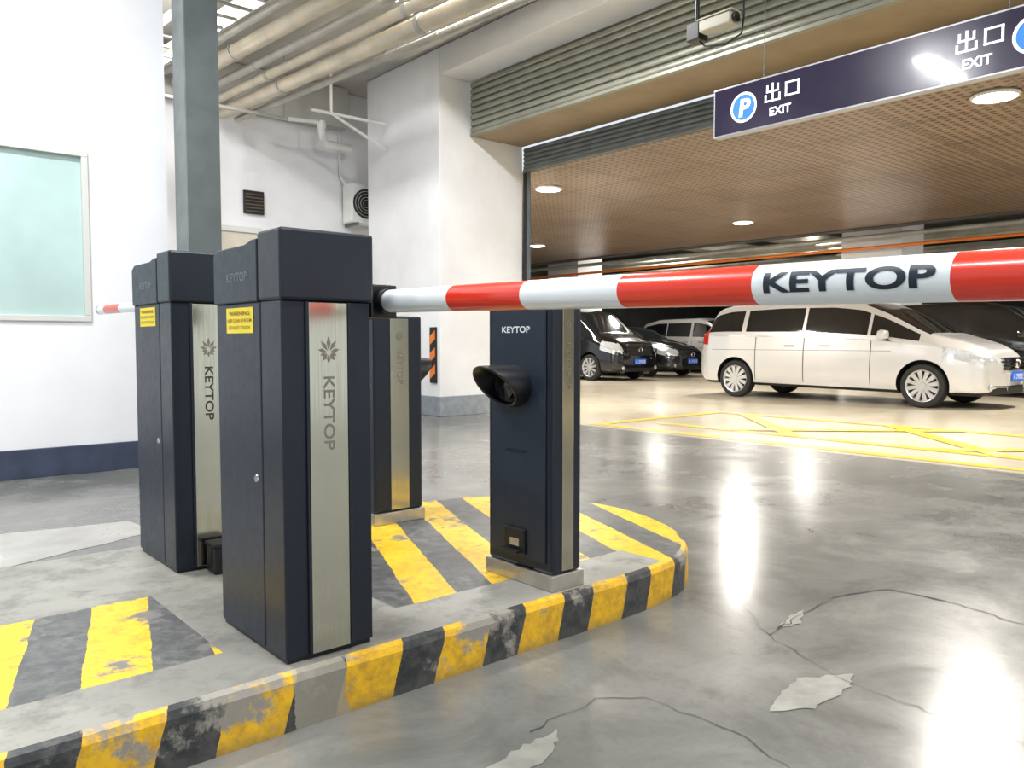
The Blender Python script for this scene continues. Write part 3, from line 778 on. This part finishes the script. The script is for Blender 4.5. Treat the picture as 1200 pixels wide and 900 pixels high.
VITO=dict(L=5.0,
 zt=[(-2.5,1.3),(-2.47,1.75),(-2.35,1.86),(-1,1.90),(.6,1.88),(.95,1.78),(1.4,1.45),(1.72,1.22),(2.1,1.10),(2.35,.98),(2.45,.84),(2.5,.66)],
 z0=[(-2.5,.32),(-2.4,.24),(2.3,.22),(2.5,.26)],
 zb=[(-2.5,1.12),(1.0,1.10),(1.7,1.04),(2.5,.75)],
 W=[(-2.5,.86),(-2.3,.94),(1.8,.95),(2.1,.92),(2.3,.86),(2.44,.74),(2.5,.60)],
 Wr=[(-2.5,.74),(.5,.76),(1.2,.80),(1.7,.84),(2.5,.6)],
 side=(-2.3,1.55),pil=(-1.2,-.1,.8),ws=(.95,1.70),rw=(-2.55,-2.46),hl=(1.95,2.47,.70,.92),tl=(-2.4,.8,1.3),
 wheels=(-1.65,1.6),rw_=.34,seams=(-1.1,-.05,.9),lines=[(.8,-2.2,1.2,.004)],handles=(-.3,.3),hz=.98,mirror=1.15,
 grille=(.66,.92,.46),bars=3,pz=.42,spokes=10)
car('minivan',(15.75,15.75,0),-math.pi/2,VITO,BLK)
SED=dict(L=4.7,
 zt=[(-2.35,.8),(-2.3,.98),(-1.9,1.06),(-1.6,1.12),(-1.0,1.38),(-.4,1.46),(.2,1.45),(.6,1.32),(1.1,1.06),(1.6,.98),(2.05,.88),(2.25,.76),(2.35,.58)],
 z0=[(-2.35,.34),(-2.2,.22),(2.2,.2),(2.35,.25)],
 zb=[(-2.35,.98),(-1,.97),(.9,.92),(1.5,.86),(2.35,.62)],
 W=[(-2.35,.72),(-2.1,.86),(-1.5,.91),(1.5,.91),(2.0,.84),(2.2,.72),(2.35,.45)],
 Wr=[(-2.35,.6),(-1,.58),(.5,.60),(1.2,.74),(2.35,.5)],
 side=(-1.5,1.0),pil=(-.35,),ws=(.3,1.1),rw=(-1.55,-.95),hl=(1.75,2.28,.60,.76),tl=(-2.1,.7,.92),
 wheels=(-1.4,1.42),rw_=.32,seams=(-1.1,-.32,.75),lines=[(.75,-2,1.2,.004)],handles=(-.6,.2),hz=.84,mirror=.75,
 grille=(.55,.72,.40),bars=4,pz=.38,spokes=8)
car('sedan',(18.5,16.0,0),-math.pi/2,SED,BRN)
SUV=dict(VITO); SUV.update(L=4.8,zt=[(-2.4,1.0),(-2.35,1.3),(-2.1,1.62),(-1.5,1.74),(.1,1.76),(.5,1.66),(1.0,1.30),(1.3,1.12),(2.0,1.04),(2.25,.92),(2.4,.66)],
 W=[(-2.4,.8),(-2.2,.92),(1.7,.94),(2.1,.86),(2.28,.76),(2.4,.55)],ws=(.45,1.2),rw=(-2.36,-2.1),side=(-2.0,1.0),pil=(-1.1,-.1),wheels=(-1.4,1.45),hl=(1.85,2.35,.74,.90),mirror=.9,
 z0=[(-2.4,.34),(-2.3,.26),(2.2,.24),(2.4,.28)],zb=[(-2.4,1.12),(1.0,1.06),(1.4,1.0),(2.4,.75)])
car('suv',(16.9,5.6,0),-math.pi/2,SUV,BLK)
car('suv',(17.0,.5,0),-math.pi/2,SUV,BRN)
car('suv',(21.8,15.4,0),-math.pi/2,SUV,SILV)
car('suv',(21.5,9.5,0),-math.pi/2,SUV,BRN)

# ================================================================ lights
def ceil_lamp(x,y,z,power,col=(1,.95,.87)):
    e=empty('ceiling_lamp',(x,y,z))
    lathe('housing',[(.20,0),(.22,-.02),(.21,-.04),(.19,-.04)],PVC,e,(0,0,0),'Z',32)
    lathe('diffuser',[(.19,-.038),(.12,-.05),(.001,-.055)],LAMP,e,(0,0,0),'Z',32)
    ld=bpy.data.lights.new('bulb','AREA'); ld.shape='DISK'; ld.size=.4; ld.energy=power; ld.color=col
    o=bpy.data.objects.new('bulb',ld); o.location=(0,0,-.07); link(o,e,True)
for (x,y) in [(8.7,9.2),(8.75,2.9),(8.7,-3)]: ceil_lamp(x,y,3.43,220)
for (x,y) in [(13.6,14.8),(14.1,9.2),(14.0,3.0),(14,-3)]: ceil_lamp(x,y,3.43,210)
for (x,y) in [(19.2,15.5),(19.2,10.6),(19.2,3.5)]: ceil_lamp(x,y,4.05,180)
def added_lamp(x,y,power,along='x',z=4.80,ln=1.3):  # added fixtures, out of view, that brighten the outer walls and pillar
    e=empty('added_fill_lamp',(x,y,z))
    sx,sy=(ln/2,.10) if along=='x' else (.10,ln/2)
    box('tray',(-sx,-sy,-.0),(sx,sy,.05),PVC,e,.006,local=True)
    box('diffuser',(-sx*.97,-sy*.8,-.03),(sx*.97,sy*.8,0),LAMP,e,.006,local=True)
    ld=bpy.data.lights.new('added_light','AREA'); ld.shape='RECTANGLE'; ld.size=sx*2; ld.size_y=sy*2; ld.energy=power; ld.color=(.97,.98,1)
    o=bpy.data.objects.new('added_light',ld); o.location=(0,0,-.04); link(o,e,True)
added_lamp(.0,4.6,200); added_lamp(-1.6,2.2,140,'y'); added_lamp(1.6,.2,180); added_lamp(4.9,6.0,165,'y'); added_lamp(2.75,9.0,115,'y')
added_lamp(4.6,1.0,165,'y')

wd=bpy.data.worlds.new('World'); SC.world=wd; wd.use_nodes=True
bg=wd.node_tree.nodes['Background']; bg.inputs[0].default_value=(.88,.94,1,1); bg.inputs[1].default_value=.95

cam=bpy.data.cameras.new('Camera'); co=bpy.data.objects.new('Camera',cam); COL.objects.link(co)
cam.sensor_width=36; cam.lens=27.9; co.location=(0,0,1.01)
co.rotation_euler=(math.radians(90-3.08),0,-math.atan2(.653,.757)); cam.clip_start=.02
SC.camera=co
